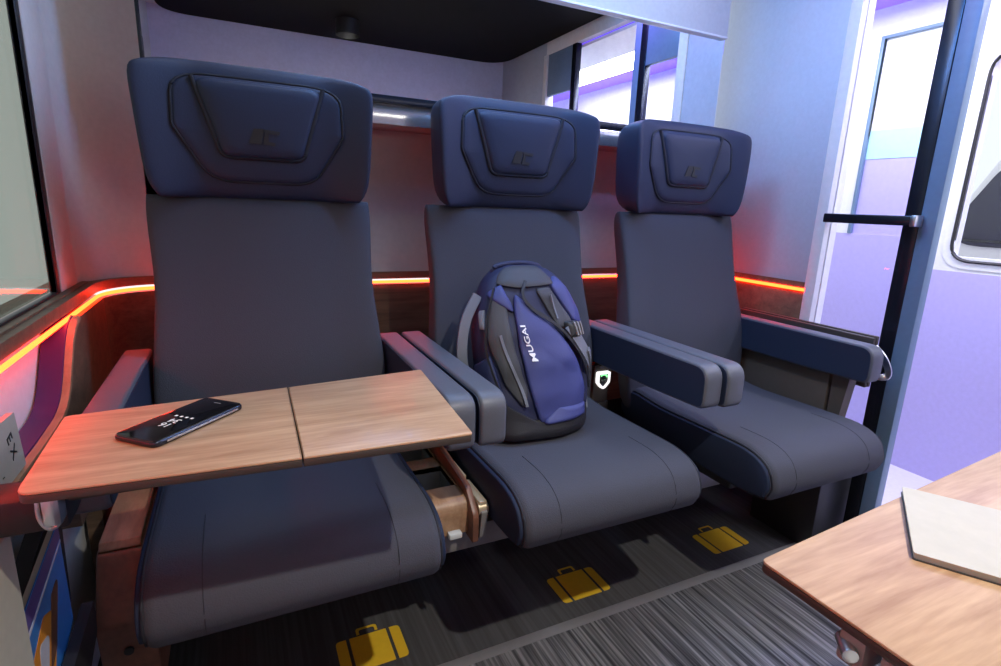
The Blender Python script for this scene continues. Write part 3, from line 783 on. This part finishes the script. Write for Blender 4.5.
bm.faces.new(rows[0]); bm.faces.new(rows[-1])
body = finish('body', bm, M['navypack'], bp, ang=60)
def patch(name, poly, m, ht=.005, rad=.04, parent=None, base=.0):
    bm = bmesh.new(); P = round_poly(poly, rad, 4)
    Q = []
    for i in range(len(P)):
        a, b = P[i], P[(i+1) % len(P)]; n = max(1, int((b-a).length/.06))
        for k in range(n): Q.append(a+(b-a)*k/n)
    cx = sum(p.x for p in Q)/len(Q); cy = sum(p.y for p in Q)/len(Q); rings = []
    for s, h in ((1, -.002), (1, ht*.5), (.97, ht*.9), (.9, ht), (.75, ht*1.15), (.6, ht*1.25), (.45, ht*1.3), (.3, ht*1.3), (.15, ht*1.3)):
        rings.append([bm.verts.new(bshape(cx+(p.x-cx)*s, cy+(p.y-cy)*s, base+h)) for p in Q])
    N = len(Q)
    for i in range(len(rings)-1):
        for j in range(N): bm.faces.new((rings[i][j], rings[i][(j+1) % N], rings[i+1][(j+1) % N], rings[i+1][j]))
    bm.faces.new(rings[-1]); return finish(name, bm, m, parent or bp, ang=75)
patch('base_panel', [(-.95, .015), (.95, .015), (.95, .15), (-.1, .13), (-.5, .24), (-.95, .22)], M['blackpack'], .006)
patch('grey_side_panel', [(-.66, .84), (-.36, .80), (-.27, .52), (-.17, .30), (-.22, .20), (-.44, .34), (-.66, .60)], M['greypack'], .008)
patch('front_panel', [(-.27, .86), (-.12, .80), (.14, .62), (.40, .42), (.54, .24), (.46, .13), (-.06, .11), (-.14, .28), (-.22, .55)], M['bluepack'], .013)
patch('lower_front_fold', [(-.06, .10), (.48, .12), (.50, .19), (.06, .19)], M['bluepack'], .016, .02)
patch('upper_left_panel', [(-.80, .84), (-.50, .90), (-.30, .80), (-.24, .74), (-.55, .80)], M['bluepack'], .008, .02)
patch('top_pocket', [(-.72, .985), (-.45, 1.0), (.25, 1.0), (.30, .90), (-.2, .88), (-.60, .90)], M['greypack'], .010, .04)
patch('upper_right_panel', [(.18, .90), (.48, .94), (.74, .72), (.66, .62), (.42, .68)], M['bluepack'], .008, .04)
patch('mesh_insert', [(-.02, .88), (.16, .88), (.40, .66), (.16, .64)], M['greypack'], .007, .03)
patch('side_pocket', [(-.98, .42), (-.62, .50), (-.46, .24), (-.60, .12), (-.98, .12)], M['navypack'], .012)
patch('right_side_pocket', [(.74, .50), (.96, .50), (.98, .14), (.80, .14)], M['navypack'], .010)
def strap(name, pts, w, m, off=.012, parent=None):
    P = smooth_path([Vector((a, b, 0)) for a, b in pts], 6)
    bm = bmesh.new(); L_ = []
    for i, p in enumerate(P):
        a = P[max(0, i-1)]; b = P[min(len(P)-1, i+1)]; t = (b-a); t.z = 0
        # widths in surface space: u spans about .148*pi/2 m, t spans HB
        su, st = .19, HB
        d = Vector((t.x*su, t.y*st)).normalized(); n = Vector((-d.y, d.x))
        c = []
        for s in (-1, 1):
            for o_ in (off, off+.0035):
                c.append(bm.verts.new(bshape(p.x+n.x*s*w/2/su, p.y+n.y*s*w/2/st, o_)))
        L_.append(c)
    for i in range(len(L_)-1):
        a, b = L_[i], L_[i+1]
        for q in ((1, 3), (3, 2), (2, 0), (0, 1)): bm.faces.new((a[q[0]], a[q[1]], b[q[1]], b[q[0]]))
    for c in (L_[0], L_[-1]): bm.faces.new((c[0], c[1], c[3], c[2]))
    return finish(name, bm, m, parent or bp, ang=50)
strap('compression_strap', [(.26, .66), (.42, .54), (.64, .42), (.90, .30)], .030, M['webbing'], .016)
strap('strap_tail', [(.55, .50), (.78, .36), (.94, .34)], .012, M['webbing'], .020)
strap('seam_piping', [(-.10, .92), (-.14, .82), (.18, .62), (.48, .42), (.64, .26)], .006, M['blackpack'], .014)
strap('seam_piping', [(-.60, .88), (-.66, .52), (-.44, .22)], .006, M['blackpack'], .010)
strap('grey_edge', [(-.44, .62), (-.36, .48), (-.25, .34), (-.20, .22)], .006, M['webbing'], .011)
bk1 = patch('buckle', [(.22, .68), (.40, .68), (.42, .58), (.24, .58)], M['plastic'], .020, .02)
for k in range(3): strap('buckle_bar', [(.28+.05*k, .675), (.32+.05*k, .595)], .004, M['greyplastic'], .025, bk1)
strap('zip_pull', [(.12, .84), (.14, .70)], .003, M['webbing'], .012)
patch('zip_tab', [(-.86, .74), (-.74, .75), (-.68, .64), (-.80, .64)], M['webbing'], .008, .02)
strap('side_buckle_strap', [(.93, .30), (.95, .20), (.90, .10)], .014, M['webbing'], .012)
# shoulder strap showing on the left, carrying loop on top
tube('shoulder_strap', smooth_path([(-.110, .075, .33), (-.150, .050, .27), (-.165, .030, .19), (-.150, .02, .11), (-.125, .02, .06)], 6), .01, M['webbing'], bp, 8, flat=(.026, .008, (.3, 1, 0)))
tube('carry_loop', smooth_path([(-.055, .110, .375), (-.045, .112, .396), (.02, .113, .404), (.075, .112, .396), (.085, .110, .375)], 5), .007, M['navypack'], bp, 8)
# lettering up the panel
lm = text_mesh('MUGAI', .0185, .0003, .0003)
bm = bmesh.new(); bm.from_mesh(lm)
bmesh.ops.subdivide_edges(bm, edges=[e for e in bm.edges if e.calc_length() > .006], cuts=2)
for v in bm.verts:
    x, y = v.co.x, v.co.y
    # reading direction climbs the bag, leaning left
    t = .575 + x*1.45/HB; u = -.135 - x*1.7 - y*.75/.19
    v.co = bshape(u, t, .0195 + v.co.z)
me = bpy.data.meshes.new('lettering'); bm.to_mesh(me); bm.free(); me.materials.clear()
link('lettering', me, M['lettering'], bp)
